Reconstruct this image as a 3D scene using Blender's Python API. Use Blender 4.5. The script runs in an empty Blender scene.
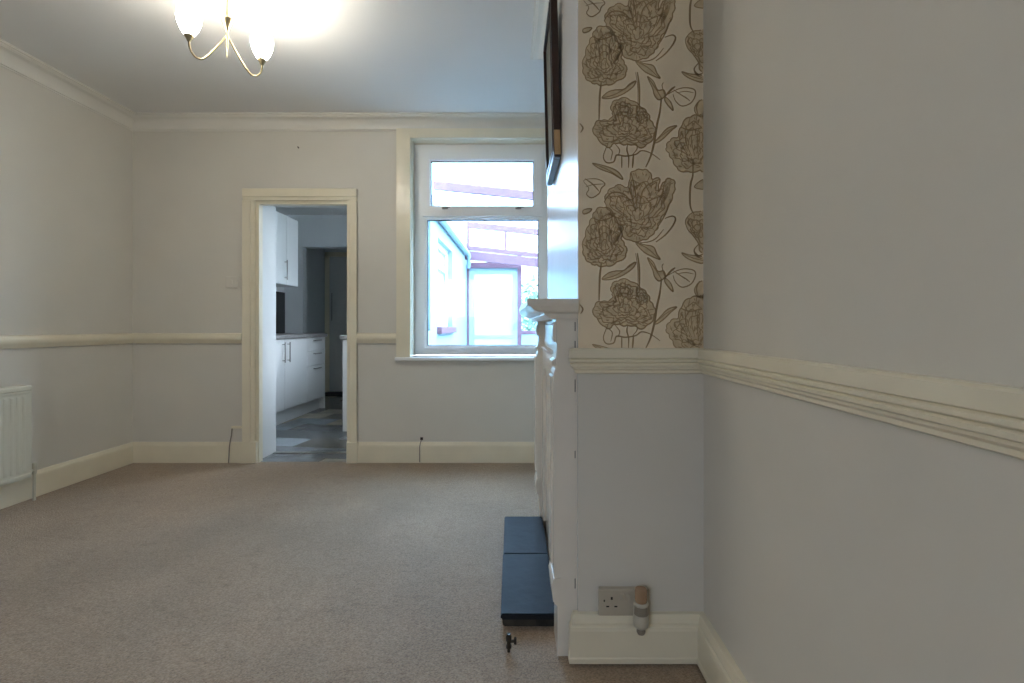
import bpy, bmesh, math, random
from mathutils import Vector, Matrix
from mathutils.geometry import tessellate_polygon
random.seed(7)
C = bpy.context.scene.collection
S = bpy.context.scene
PI = math.pi

# ------------------------------------------------------------------ materials
def lin(c):
    return tuple(((v/255)/12.92 if v/255 <= .04045 else ((v/255+.055)/1.055)**2.4) for v in c)

def mat(name, rgb, rough=.5, metal=0, noise=0, nscale=8, bump=0, bscale=60, rgb2=None, spec=.5, coat=0, emit=None, estr=0):
    m = bpy.data.materials.new(name); m.use_nodes = True
    nt = m.node_tree; b = nt.nodes['Principled BSDF']
    c = (*rgb, 1)
    b.inputs['Base Color'].default_value = c
    b.inputs['Roughness'].default_value = rough
    b.inputs['Metallic'].default_value = metal
    b.inputs['Specular IOR Level'].default_value = spec
    if coat: b.inputs['Coat Weight'].default_value = coat; b.inputs['Coat Roughness'].default_value = .08
    tc = nt.nodes.new('ShaderNodeTexCoord')
    if noise or rgb2:
        n = nt.nodes.new('ShaderNodeTexNoise'); n.inputs['Scale'].default_value = nscale; n.inputs['Detail'].default_value = 5
        nt.links.new(tc.outputs['Object'], n.inputs['Vector'])
        r = nt.nodes.new('ShaderNodeMapRange')
        r.inputs['From Min'].default_value = .3; r.inputs['From Max'].default_value = .7
        nt.links.new(n.outputs['Fac'], r.inputs['Value'])
        mx = nt.nodes.new('ShaderNodeMix'); mx.data_type = 'RGBA'
        mx.inputs[6].default_value = c
        mx.inputs[7].default_value = (*rgb2, 1) if rgb2 else (*[v*(1-noise) for v in rgb], 1)
        nt.links.new(r.outputs['Result'], mx.inputs[0]); nt.links.new(mx.outputs[2], b.inputs['Base Color'])
    if bump:
        n2 = nt.nodes.new('ShaderNodeTexNoise'); n2.inputs['Scale'].default_value = bscale; n2.inputs['Detail'].default_value = 3
        nt.links.new(tc.outputs['Object'], n2.inputs['Vector'])
        bp = nt.nodes.new('ShaderNodeBump'); bp.inputs['Strength'].default_value = bump; bp.inputs['Distance'].default_value = .01
        nt.links.new(n2.outputs['Fac'], bp.inputs['Height']); nt.links.new(bp.outputs['Normal'], b.inputs['Normal'])
    if emit:
        b.inputs['Emission Color'].default_value = (*emit, 1); b.inputs['Emission Strength'].default_value = estr
    return m

M = {}
M['wall'] = mat('wall_paint', (.67,.64,.575), .55, noise=.05, nscale=2.5, bump=.05, bscale=30)
M['wall_face'] = mat('chimney_face_gloss_paint', (.60,.58,.56), .27, noise=.04, nscale=3, bump=.02, bscale=12)
M['ceil'] = mat('ceiling_paint', (.76,.755,.74), .7, noise=.03, nscale=2)
M['trim'] = mat('cream_gloss_trim', (.81,.745,.585), .28, noise=.08, nscale=5)
M['cornice'] = mat('cornice_paint', (.74,.72,.66), .55, noise=.05, nscale=4)
M['sur'] = mat('surround_paint', (.78,.735,.66), .24, noise=.08, nscale=6, bump=.04, bscale=25)
M['upvc'] = mat('window_plastic', (.88,.89,.90), .3)
M['gasket'] = mat('window_gasket', (.05,.07,.09), .6)
M['metal'] = mat('brushed_metal', (.35,.34,.32), .35, metal=1)
M['dark_metal'] = mat('dark_bronze', (.05,.04,.03), .5, metal=.6, noise=.3, nscale=40)
M['brass'] = mat('aged_brass', (.40,.33,.20), .35, metal=1, noise=.2, nscale=30)
M['plastic'] = mat('aged_cream_plastic', (.50,.45,.36), .35, noise=.08, nscale=30)
M['black'] = mat('black', (.012,.011,.010), .6)
M['door'] = mat('kitchen_white_gloss', (.68,.69,.68), .35)
M['worktop'] = mat('grey_worktop', (.30,.29,.28), .35, noise=.3, nscale=60)
M['splash'] = mat('dark_splashback', (.025,.028,.03), .25, noise=.3, nscale=10)
M['kwall'] = mat('kitchen_wall_paint', (.66,.68,.69), .6)
M['kdoor'] = mat('pale_grey_door_paint', (.58,.58,.56), .45)
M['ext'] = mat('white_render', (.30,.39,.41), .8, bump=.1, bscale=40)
M['redwood'] = mat('red_brown_timber', (.17,.075,.10), .5, noise=.2, nscale=14)
M['sill_red'] = mat('terracotta_sill', (.20,.085,.10), .7, noise=.2, nscale=10)
M['darkwood'] = mat('dark_red_wood', (.040,.014,.008), .35, noise=.5, nscale=9)
M['palewood'] = mat('pale_wood', (.50,.33,.16), .5, noise=.25, nscale=14)
M['canvas'] = mat('picture_canvas', (.22,.20,.16), .7, rgb2=(.10,.11,.09), nscale=6)
M['slate'] = mat('slate', (.012,.015,.021), .6, spec=.22, noise=.35, nscale=12, bump=.25, bscale=18)
M['mortar'] = mat('broken_mortar', (.05,.045,.035), .9, rgb2=(.012,.011,.010), nscale=18, bump=.6, bscale=40)
M['rad'] = mat('radiator_enamel', (.58,.56,.46), .35)
M['amber'] = mat('amber_oil_bottle', (.36,.23,.14), .2, noise=.1, nscale=20)
M['white_plastic'] = mat('white_plastic', (.50,.47,.40), .35)
M['grey_plastic'] = mat('grey_plastic', (.24,.21,.17), .4)
M['white_blind'] = mat('white_blind', (.75,.75,.76), .8)
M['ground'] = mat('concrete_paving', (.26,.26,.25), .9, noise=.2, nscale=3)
M['leaf'] = mat('shrub_leaf', (.16,.30,.20), .6, rgb2=(.30,.42,.30), nscale=6)
M['stem'] = mat('shrub_stem', (.10,.07,.04), .8)
M['mat'] = mat('door_mat_fibre', (.03,.03,.028), .95, bump=.5, bscale=120)
M['cable'] = mat('grey_cable', (.22,.20,.17), .5)
M['paper'] = mat('wallpaper_beige', (.86,.73,.54), .55, noise=.05, nscale=6)
M['ink'] = mat('wallpaper_line', (.45,.31,.165), .5)
M['ink2'] = mat('wallpaper_petal_tone', (.74,.585,.375), .5, noise=.22, nscale=45)

def glass(name, tint, gloss=.08, translucent=0):
    m = bpy.data.materials.new(name); m.use_nodes = True; nt = m.node_tree
    nt.nodes.remove(nt.nodes['Principled BSDF']); out = nt.nodes['Material Output']
    t = nt.nodes.new('ShaderNodeBsdfTransparent'); t.inputs[0].default_value = (*tint, 1)
    g = nt.nodes.new('ShaderNodeBsdfGlossy'); g.inputs['Roughness'].default_value = .02
    mx = nt.nodes.new('ShaderNodeMixShader'); mx.inputs[0].default_value = gloss
    nt.links.new(t.outputs[0], mx.inputs[1]); nt.links.new(g.outputs[0], mx.inputs[2])
    last = mx
    if translucent:
        tr = nt.nodes.new('ShaderNodeBsdfTranslucent'); tr.inputs[0].default_value = (.9,.95,.97,1)
        m2 = nt.nodes.new('ShaderNodeMixShader'); m2.inputs[0].default_value = translucent
        nt.links.new(mx.outputs[0], m2.inputs[1]); nt.links.new(tr.outputs[0], m2.inputs[2]); last = m2
    nt.links.new(last.outputs[0], out.inputs['Surface'])
    return m
M['glass'] = glass('clear_glass', (.97,.98,.98), .05)
M['glass_tint'] = glass('slightly_blue_green_glass', (.74,.89,1.0), .05)
M['poly'] = glass('clear_roof_sheet', (.95,.98,1.0), .04, .12)
M['frost'] = glass('frosted_glass', (.42,.62,.60), .04, .25)

def shade_mat():
    m = mat('lit_opal_glass', (.9,.92,.9), .3, emit=(1.0,.925,.79), estr=40.0)
    return m
M['opal'] = shade_mat()
M['bulb'] = mat('lit_bulb', (.9,.9,.9), .4, emit=(1,.95,.85), estr=12)

# carpet
def carpet():
    m = bpy.data.materials.new('carpet_pile'); m.use_nodes = True; nt = m.node_tree; b = nt.nodes['Principled BSDF']
    tc = nt.nodes.new('ShaderNodeTexCoord')
    b.inputs['Roughness'].default_value = .65; b.inputs['Specular IOR Level'].default_value = .3
    b.inputs['Sheen Weight'].default_value = .25
    def nz(scale, det=4, st=None):
        n = nt.nodes.new('ShaderNodeTexNoise'); n.inputs['Scale'].default_value = scale; n.inputs['Detail'].default_value = det
        if st:
            mp = nt.nodes.new('ShaderNodeMapping'); mp.inputs['Scale'].default_value = st
            nt.links.new(tc.outputs['Object'], mp.inputs[0]); nt.links.new(mp.outputs[0], n.inputs['Vector'])
        else: nt.links.new(tc.outputs['Object'], n.inputs['Vector'])
        return n
    def ramp(n, a, bb, c0, c1):
        r = nt.nodes.new('ShaderNodeValToRGB'); e = r.color_ramp.elements
        e[0].position = a; e[1].position = bb; e[0].color = (*c0, 1); e[1].color = (*c1, 1)
        nt.links.new(n.outputs['Fac'], r.inputs[0]); return r
    base = ramp(nz(170, 2), .3, .7, (.235,.162,.104), (.435,.328,.228))
    big = ramp(nz(1.6, 5), .35, .68, (.80,.79,.77), (1.08,1.07,1.05))
    dent = ramp(nz(13, 3, (1, 2.4, 1)), .60, .72, (1,1,1), (.80,.78,.76))
    m1 = nt.nodes.new('ShaderNodeMix'); m1.data_type = 'RGBA'; m1.blend_type = 'MULTIPLY'; m1.inputs[0].default_value = 1
    m2 = nt.nodes.new('ShaderNodeMix'); m2.data_type = 'RGBA'; m2.blend_type = 'MULTIPLY'; m2.inputs[0].default_value = .8
    nt.links.new(base.outputs[0], m1.inputs[6]); nt.links.new(big.outputs[0], m1.inputs[7])
    nt.links.new(m1.outputs[2], m2.inputs[6]); nt.links.new(dent.outputs[0], m2.inputs[7])
    nt.links.new(m2.outputs[2], b.inputs['Base Color'])
    bp = nt.nodes.new('ShaderNodeBump'); bp.inputs['Strength'].default_value = .7; bp.inputs['Distance'].default_value = .006
    nt.links.new(nz(220, 2).outputs['Fac'], bp.inputs['Height']); nt.links.new(bp.outputs['Normal'], b.inputs['Normal'])
    return m
M['carpet'] = carpet()

def patch_floor():
    m = bpy.data.materials.new('patchwork_vinyl'); m.use_nodes = True; nt = m.node_tree; b = nt.nodes['Principled BSDF']
    b.inputs['Roughness'].default_value = .22
    tc = nt.nodes.new('ShaderNodeTexCoord'); mp = nt.nodes.new('ShaderNodeMapping')
    mp.inputs['Rotation'].default_value = (0,0,math.radians(8)); mp.inputs['Scale'].default_value = (1,1,1)
    nt.links.new(tc.outputs['Object'], mp.inputs[0])
    br = nt.nodes.new('ShaderNodeTexBrick'); br.offset = .5
    br.inputs['Color1'].default_value = (0,0,0,1); br.inputs['Color2'].default_value = (1,1,1,1); br.inputs['Mortar'].default_value = (.1,.1,.1,1)
    br.inputs['Scale'].default_value = 1; br.inputs['Mortar Size'].default_value = .004
    br.inputs['Brick Width'].default_value = .46; br.inputs['Row Height'].default_value = .30
    nt.links.new(mp.outputs[0], br.inputs['Vector'])
    r = nt.nodes.new('ShaderNodeValToRGB'); r.color_ramp.interpolation = 'CONSTANT'
    cols = [(0,(.12,.11,.09)),(.22,(.34,.32,.27)),(.40,(.16,.17,.18)),(.55,(.40,.37,.30)),(.70,(.10,.11,.115)),(.85,(.26,.29,.32))]
    e = r.color_ramp.elements; e[0].position = 0; e[0].color = (*cols[0][1],1); e[1].position = cols[1][0]; e[1].color = (*cols[1][1],1)
    for p, c in cols[2:]:
        k = e.new(p); k.color = (*c,1)
    nt.links.new(br.outputs['Color'], r.inputs[0])
    n = nt.nodes.new('ShaderNodeTexNoise'); n.inputs['Scale'].default_value = 7; n.inputs['Detail'].default_value = 6
    nt.links.new(tc.outputs['Object'], n.inputs['Vector'])
    mx = nt.nodes.new('ShaderNodeMix'); mx.data_type = 'RGBA'; mx.blend_type = 'OVERLAY'; mx.inputs[0].default_value = .5
    nt.links.new(r.outputs[0], mx.inputs[6]); nt.links.new(n.outputs['Fac'], mx.inputs[7])
    nt.links.new(mx.outputs[2], b.inputs['Base Color'])
    return m
M['patch'] = patch_floor()

# ------------------------------------------------------------------ mesh helpers (world coordinates)
def bx(bm, x0, x1, y0, y1, z0, z1):
    v = [bm.verts.new((x, y, z)) for x in (x0, x1) for y in (y0, y1) for z in (z0, z1)]
    for f in ((0,1,3,2),(4,6,7,5),(0,4,5,1),(2,3,7,6),(0,2,6,4),(1,5,7,3)):
        bm.faces.new([v[i] for i in f])
def rbox(x0, x1, y0, y1, z0, z1, r=.004, seg=2):
    bm = bmesh.new(); bx(bm, x0, x1, y0, y1, z0, z1)
    bmesh.ops.bevel(bm, geom=bm.edges[:], offset=r, segments=seg, affect='EDGES', profile=.5)
    return bm
def merge(*bms):
    out = bmesh.new()
    for b in bms:
        me = bpy.data.meshes.new('tmp'); b.to_mesh(me); b.free(); out.from_mesh(me); bpy.data.meshes.remove(me)
    return out
def sweep(path, prof, closed_ends=True):
    """moulding: prof = [(out, z)], path = [(x, y)], room on the left of the direction of travel"""
    bm = bmesh.new(); n = len(path); rings = []
    for i, p in enumerate(path):
        p = Vector(p); d0 = (p - Vector(path[i-1])).normalized() if i else None
        d1 = (Vector(path[i+1]) - p).normalized() if i < n-1 else None
        a = d0 or d1; b = d1 or d0
        na, nb = Vector((-a.y, a.x)), Vector((-b.y, b.x))
        mt = (na + nb); mt = mt / (mt.length_squared / 2) if mt.length > 1e-6 else na
        rings.append([bm.verts.new((p.x + mt.x*o, p.y + mt.y*o, z)) for o, z in prof])
    for r0, r1 in zip(rings, rings[1:]):
        for k in range(len(prof)-1):
            bm.faces.new((r0[k], r1[k], r1[k+1], r0[k+1]))
        bm.faces.new((r0[-1], r1[-1], r1[0], r0[0]))
    if closed_ends:
        bm.faces.new(rings[0][::-1]); bm.faces.new(rings[-1])
    bmesh.ops.recalc_face_normals(bm, faces=bm.faces[:])
    return bm
def prism(pts, axis_vec):
    """polygon of 3-D points extruded along a vector"""
    bm = bmesh.new(); a = [bm.verts.new(p) for p in pts]; b = [bm.verts.new(Vector(p) + Vector(axis_vec)) for p in pts]
    bm.faces.new(a); bm.faces.new(b[::-1]); n = len(pts)
    for i in range(n): bm.faces.new((a[i], b[i], b[(i+1) % n], a[(i+1) % n]))
    bmesh.ops.recalc_face_normals(bm, faces=bm.faces[:]); return bm
def tube(pts, r, seg=10):
    bm = bmesh.new(); pts = [Vector(p) for p in pts]; rings = []; n = len(pts)
    rr = r if isinstance(r, (list, tuple)) else [r]*n
    up = Vector((0,0,1)); t0 = (pts[1]-pts[0]).normalized()
    if abs(t0.dot(up)) > .95: up = Vector((1,0,0))
    u = t0.cross(up).normalized()
    for i, p in enumerate(pts):
        t = (pts[min(i+1, n-1)] - pts[max(i-1, 0)]).normalized()
        u = (u - t*u.dot(t)).normalized(); w = t.cross(u)
        rings.append([bm.verts.new(p + (u*math.cos(2*PI*k/seg) + w*math.sin(2*PI*k/seg))*rr[i]) for k in range(seg)])
    for a, b in zip(rings, rings[1:]):
        for k in range(seg): bm.faces.new((a[k], a[(k+1) % seg], b[(k+1) % seg], b[k]))
    bm.faces.new(rings[0][::-1]); bm.faces.new(rings[-1])
    bmesh.ops.recalc_face_normals(bm, faces=bm.faces[:]); return bm
def lathe(c, prof, seg=28, closed=True, axis='z'):
    bm = bmesh.new(); rings = []
    for r, h in prof:
        ring = []
        for k in range(seg):
            a = 2*PI*k/seg; x, y = r*math.cos(a), r*math.sin(a)
            p = (x, y, h) if axis == 'z' else (x, h, y)
            ring.append(bm.verts.new(Vector(c) + Vector(p)))
        rings.append(ring)
    for a, b in zip(rings, rings[1:]):
        for k in range(seg): bm.faces.new((a[k], a[(k+1) % seg], b[(k+1) % seg], b[k]))
    if closed:
        bm.faces.new(rings[0][::-1]); bm.faces.new(rings[-1])
    bmesh.ops.recalc_face_normals(bm, faces=bm.faces[:]); return bm

def wloc(o):
    v = Vector((0,0,0))
    while o: v += o.location; o = o.parent
    return v
def obj(name, bm, m, parent=None, smooth=False, loc=None, mats=None):
    """links bm (in world coordinates) as one mesh object"""
    if loc is None:
        if parent: loc = wloc(parent)
        else:
            vs = [v.co for v in bm.verts]
            loc = Vector(((min(v.x for v in vs)+max(v.x for v in vs))/2, (min(v.y for v in vs)+max(v.y for v in vs))/2, min(v.z for v in vs)))
    loc = Vector(loc)
    bm.transform(Matrix.Translation(-loc))
    me = bpy.data.meshes.new(name); bm.to_mesh(me); bm.free()
    for x in (mats or [m]): me.materials.append(M[x] if isinstance(x, str) else x)
    o = bpy.data.objects.new(name, me); C.objects.link(o)
    if parent: o.parent = parent; o.location = loc - wloc(parent)
    else: o.location = loc
    if smooth:
        for p in me.polygons: p.use_smooth = True
        me.set_sharp_from_angle(angle=math.radians(38))
    return o
def tag(o, label, cat, group=None, kind=None):
    o['label'] = label; o['category'] = cat
    if group: o['group'] = group
    if kind: o['kind'] = kind
    return o
def thing(name, label, cat, loc, group=None, kind=None):
    o = bpy.data.objects.new(name, None); C.objects.link(o); o.location = loc; o.empty_display_size = .05
    return tag(o, label, cat, group, kind)
def struct(name, bm, m, label, cat, smooth=False, mats=None):
    return tag(obj(name, bm, m, smooth=smooth, mats=mats), label, cat, kind='structure')

# ------------------------------------------------------------------ room plan
XL, XR, YB, YR, ZC = -2.875, .536, 3.663, -1.4, 2.525
CH = [(.536,1.5), (.159,1.5), (.124,2.75), (.536,2.75)]     # chimney breast
BT = .30                                                     # back wall thickness
def chx(y): return .159 - .028*(y-1.5)                      # face of the chimney breast
def P(y, v, z): return (chx(y) - v, y, z)                    # v = distance out from that face

bm = bmesh.new(); bx(bm, XL-.1, XR+.1, YR-.1, YB+.02, -.12, 0)
struct('floor', bm, 'carpet', 'worn beige brown fitted carpet of the empty room', 'floor')
bm = bmesh.new(); bx(bm, XL-.1, XR+.1, YR-.1, YB+.1, ZC, ZC+.1)
struct('ceiling', bm, 'ceil', 'flat white painted ceiling above the pendant light', 'ceiling')
bm = bmesh.new(); bx(bm, XL-.1, XL, YR-.1, YB+BT, 0, ZC)
struct('wall_left', bm, 'wall', 'plain pale wall behind the radiator', 'wall')
bm = bmesh.new(); bx(bm, XR, XR+.1, YR-.1, YB+BT, 0, ZC)
struct('wall_right', bm, 'wall', 'plain pale wall beside the chimney breast with ridged rail', 'wall')
DX0, DX1, DZ = -1.985, -1.27, 1.95
WX0, WX1, WZ0, WZ1 = -.835, .198, .773, 2.370
bm = bmesh.new()
y0, y1 = YB, YB+BT
bx(bm, XL, DX0, y0, y1, 0, ZC); bx(bm, DX0, DX1, y0, y1, DZ, ZC); bx(bm, DX1, WX0, y0, y1, 0, ZC)
bx(bm, WX0, WX1, y0, y1, 0, WZ0); bx(bm, WX0, WX1, y0, y1, WZ1, ZC); bx(bm, WX1, XR, y0, y1, 0, ZC)
struct('wall_back', bm, 'wall', 'pale wall with the kitchen doorway and the window', 'wall')
# wall behind the camera, with its own window
bm = bmesh.new()
RX0, RX1, RZ0, RZ1 = -1.5, -.6, 1.1, 1.9
bx(bm, XL, RX0, YR-.1, YR, 0, ZC); bx(bm, RX1, XR, YR-.1, YR, 0, ZC)
bx(bm, RX0, RX1, YR-.1, YR, 0, RZ0); bx(bm, RX0, RX1, YR-.1, YR, RZ1, ZC)
struct('wall_rear', bm, 'wall', 'pale wall opposite the kitchen doorway with another window', 'wall')
wr = thing('window_3', 'white framed window opposite the kitchen doorway', 'window', ((RX0+RX1)/2, YR-.05, RZ0), kind='structure')
bm = bmesh.new()
for a in (RX0, (RX0+RX1)/2-.03, RX1-.06): bx(bm, a, a+.06, YR-.08, YR-.02, RZ0, RZ1)
bx(bm, RX0, RX1, YR-.08, YR-.02, RZ0, RZ0+.06); bx(bm, RX0, RX1, YR-.08, YR-.02, RZ1-.06, RZ1)
obj('window_frame', bm, 'upvc', wr)
bm = bmesh.new(); bx(bm, RX0+.03, RX1-.03, YR-.055, YR-.045, RZ0+.03, RZ1-.03); obj('pane', bm, 'glass', wr)

# chimney breast
bm = prism([(x, y, 0) for x, y in CH], (0,0,ZC))
for f in bm.faces:
    if f.calc_center_median().x < .3 and abs(f.normal.x) > .9: f.material_index = 1
chim = struct('wall_chimney', bm, 'wall', 'pale chimney breast carrying the white fire surround and floral paper', 'chimney breast', mats=['wall', 'wall_face'])

# ------------------------------------------------------------------ wallpaper on the return of the chimney breast
WPX0, WPX1, WPZ0, WPZ1, WPY = .1595, .5350, .930, 2.43, 1.5
def wp(px, py):                   # photo pixel on the return -> wall (x, z)
    return ((px-525)/333.3, 1-(py-326)/333.3)
def hatch(o, outline, centre, n, seed, w=.7):
    """fine engraved strokes that follow the petals of a bloom"""
    rnd = random.Random(seed); poly = smooth_line(crop(o, outline), True); c = crop(o, [centre])[0]
    x0, x1 = min(p[0] for p in poly), max(p[0] for p in poly); y0, y1 = min(p[1] for p in poly), max(p[1] for p in poly)
    k = 0; tries = 0
    while k < n and tries < n*6:
        tries += 1
        p = (rnd.uniform(x0, x1), rnd.uniform(y0, y1))
        if not inside(p, poly): continue
        a = math.atan2(p[1]-c[1], p[0]-c[0])+rnd.uniform(-.35,.35); l = rnd.uniform(2.0, 5.5)
        q = (p[0]+l*math.cos(a), p[1]+l*math.sin(a)); m_ = ((p[0]+q[0])/2+rnd.uniform(-.5,.5), (p[1]+q[1])/2+rnd.uniform(-.5,.5))
        if inside(q, poly): lines.append(([p, m_, q], w*rnd.uniform(.6,1.5))); k += 1
def crop(o, pts): return [(577+u/6.83, o+v/6.83) for u, v in pts]
def smooth_line(pts, closed=False, sub=5):
    n = len(pts); out = []
    rng = range(n if closed else n-1)
    g = (lambda i: pts[i % n]) if closed else (lambda i: pts[max(0, min(n-1, i))])
    for i in rng:
        p0, p1, p2, p3 = g(i-1), g(i), g(i+1), g(i+2)
        for k in range(sub):
            t = k/sub
            out.append(tuple(.5*((2*p1[a]) + (-p0[a]+p2[a])*t + (2*p0[a]-5*p1[a]+4*p2[a]-p3[a])*t*t + (-p0[a]+3*p1[a]-3*p2[a]+p3[a])*t**3) for a in (0,1)))
    out.append(pts[0] if closed else pts[-1])
    return out
fills, lines = [], []             # photo-pixel polylines of one repeat
def L(o, pts, w=1.3, closed=False): lines.append((smooth_line(crop(o, pts), closed), w))
def F(o, pts, tone=1, w=1.2, edge=True, ruffle=None):
    s = smooth_line(crop(o, pts), True)
    if ruffle is None and len(pts) > 12: ruffle = 1.5
    if ruffle:                     # scalloped petal edge
        acc = 0; out = []; n = len(s)
        for i, p in enumerate(s):
            a, b = s[i-1], s[(i+1) % n]; acc += math.hypot(p[0]-a[0], p[1]-a[1]) if i else 0
            dx, dy = b[0]-a[0], b[1]-a[1]; d = math.hypot(dx, dy) or 1
            k = ruffle*(abs(math.sin(acc*.33+math.sin(acc*.11)))-.35)
            out.append((p[0]+dy/d*k, p[1]-dx/d*k))
        out[-1] = out[0]; s = out
    fills.append(s)
    if edge: lines.append((s, w))
def inside(p, poly):
    c = False; j = len(poly)-1
    for i in range(len(poly)):
        a, b = poly[i], poly[j]
        if (a[1] > p[1]) != (b[1] > p[1]) and p[0] < (b[0]-a[0])*(p[1]-a[1])/(b[1]-a[1]+1e-12)+a[0]: c = not c
        j = i
    return c
def petals(o, outline, centre, seed, rings=(.88,.72,.55,.38,.2), w=.9):
    """ruffled petal edges and veins drawn inside a bloom"""
    rnd = random.Random(seed); poly = smooth_line(crop(o, outline), True); c = crop(o, [centre])[0]
    def rad(a):
        best = 4
        for k in range(1, 60):
            r = k*.8
            if inside((c[0]+r*math.cos(a), c[1]+r*math.sin(a)), poly): best = r
        return best
    for q, f in enumerate(rings):
        k = max(3, int(8*f)+1); a0 = rnd.random()*6.3
        for j in range(k):
            a, b = a0+j*2*PI/k, a0+(j+1.12)*2*PI/k
            pts = []
            for t in range(9):
                u = t/8; an = a+(b-a)*u
                rr = rad(an)*f*(1-.30*(1-math.sin(PI*u)))*(1+.05*math.sin(u*17+j))
                pts.append((c[0]+rr*math.cos(an), c[1]+rr*math.sin(an)))
            lines.append((smooth_line(pts, False, 2), w))
B_, C_ = 165, 255
b1 = [(190,240),(215,180),(280,140),(350,150),(370,60),(420,35),(490,45),(510,95),(560,100),(552,190),(600,110),(650,100),(665,150),(640,240),(600,320),(560,380),(540,440),(480,500),(400,520),(330,500),(290,430),(260,370),(230,320),(200,280)]
b2 = [(105,360),(130,310),(180,290),(240,320),(270,390),(310,430),(300,500),(330,560),(330,620),(270,665),(200,690),(120,680),(60,640),(40,560),(60,470),(85,400)]
F(B_, b1); F(B_, b2); petals(B_, b1, (415,350), 1); petals(B_, b2, (190,560), 2); hatch(B_, b1, (415,400), 190, 11); hatch(B_, b2, (200,640), 130, 12)
L(B_, [(370,60),(395,170),(410,300)]); L(B_, [(560,100),(480,140),(440,200),(425,300)]); L(B_, [(350,150),(375,220),(395,310)])
L(B_, [(190,240),(240,190),(320,200),(380,270)]); L(B_, [(540,440),(600,340),(640,240)]); L(B_, [(600,110),(580,200),(540,290)])
for k in range(5): L(B_, [(605+9*k,120-3*k),(600+6*k,190),(570+4*k,270)], .6)
for k in range(5): L(B_, [(130+22*k,380),(120+26*k,450),(140+20*k,520)], .7)
L(B_, [(105,360),(160,380),(230,360),(260,330)]); L(B_, [(240,550),(290,480),(300,430)], 1.4)
L(B_, [(540,525),(600,480),(650,420),(672,370),(650,350),(600,365)], 1.5); L(B_, [(430,530),(490,525),(540,500),(590,440)], 1)
F(B_, [(400,530),(460,545),(520,560),(545,610),(565,645),(500,620),(450,590)], edge=True); L(B_, [(410,535),(480,570),(560,642)], .8)
L(B_, [(790,-40),(790,70),(775,130),(770,220),(775,290),(800,340)], 1.8)
sr = [(740,380),(780,330),(830,320),(900,330),(900,600),(840,590),(830,540),(790,480),(755,440)]
F(B_, sr); petals(B_, sr, (830,440), 3, (.85,.6,.35)); hatch(B_, sr, (830,500), 45, 15); L(B_, [(800,590),(830,620),(870,600)]); L(B_, [(830,540),(800,580),(815,620),(850,640)])
F(B_, [(715,600),(770,615),(850,625),(880,650),(850,672),(790,655),(740,630)]); L(B_, [(715,600),(790,635),(870,655)], .8)
L(B_, [(45,110),(90,95),(150,100),(190,130),(165,160),(150,195),(100,225),(65,200),(80,160)], 1, True); L(B_, [(55,95),(110,135),(150,180)], 1.2); L(B_, [(60,150),(110,135),(185,130)], .7)
F(B_, [(40,312),(70,300),(100,302),(80,325),(45,335)]); F(B_, [(800,150),(840,110),(880,100),(880,160),(840,165)])
L(C_, [(412,-10),(425,100),(425,240)], 1.6); L(C_, [(400,-10),(415,100),(415,240)], .7)
L(C_, [(165,60),(155,150),(150,310)], 1.8)
F(C_, [(170,165),(210,125),(260,110),(320,105),(360,70),(400,50),(380,90),(310,140),(230,168)]); L(C_, [(170,165),(270,135),(400,50)], .8)
L(C_, [(575,165),(565,260),(545,350),(528,460),(503,560),(470,635)], 2.0)
F(C_, [(480,20),(520,50),(550,110),(590,110),(600,150),(560,178),(530,150),(515,100)]); L(C_, [(480,20),(530,90),(575,165)], 1)
L(C_, [(600,155),(640,110),(668,88)], 1.8); L(C_, [(595,140),(580,80),(590,60)], .8)
L(C_, [(600,150),(680,108),(740,95),(800,108),(806,150),(775,200),(715,220),(672,185),(655,140)], 1.1)
L(C_, [(660,110),(720,150),(745,165),(770,185)], 1); L(C_, [(680,130),(740,120),(795,130)], .7)
F(C_, [(605,160),(640,195),(655,250),(620,215),(598,180)])
F(C_, [(530,465),(570,420),(620,370),(680,355),(640,390),(590,440),(545,470)]); L(C_, [(530,465),(600,405),(680,355)], .7)
b3 = [(240,260),(235,210),(280,175),(340,170),(400,200),(440,230),(480,270),(500,320),(530,370),(520,430),(490,470),(440,500),(380,480),(330,482),(260,470),(210,500),(160,460),(120,410),(115,360),(150,320),(200,320),(240,300)]
F(C_, b3); petals(C_, b3, (330,370), 4, (.92,.75,.58,.4,.22)); hatch(C_, b3, (330,430), 130, 13)
petals(C_, [(240,260),(235,210),(280,175),(340,170),(400,210),(400,280),(330,310),(260,300)], (320,240), 5, (.7,.4))
petals(C_, [(400,260),(440,225),(480,270),(480,320),(430,350),(395,310)], (440,290), 6, (.9,.5))
L(C_, [(210,480),(180,560),(200,605),(250,600),(270,555),(330,562),(400,550),(440,525),(500,540),(565,585)], 1.3)
L(C_, [(345,480),(340,520),(352,570),(350,640)], 1.3); L(C_, [(305,560),(305,640)], 1.2); L(C_, [(385,550),(378,640)], 1.6)
L(C_, [(260,480),(290,520),(280,560)], .9); L(C_, [(400,470),(410,510),(380,550)], .9); L(C_, [(210,500),(240,530),(230,590)], .9)
F(C_, [(105,611),(180,626),(250,651),(290,681),(310,721),(240,681),(160,651)]); L(C_, [(105,611),(210,655),(310,721)], .8)
b4 = [(610,500),(640,450),(690,430),(710,360),(760,300),(830,285),(900,300),(900,670),(840,660),(760,670),(690,650),(655,590),(625,540)]
F(C_, b4); petals(C_, b4, (790,520), 8, (.85,.65,.45)); hatch(C_, b4, (790,640), 120, 14); F(C_, [(800,240),(830,190),(880,180),(880,290),(825,285)])
L(C_, [(710,365),(770,385),(840,370)], 1.4); L(C_, [(835,180),(815,230),(830,290)], 1.2)
for k in range(4): L(C_, [(720+35*k,390),(700+40*k,460),(760+22*k,560)], .8)
L(C_, [(20,340),(40,370),(25,400)], 1.4)

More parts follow.
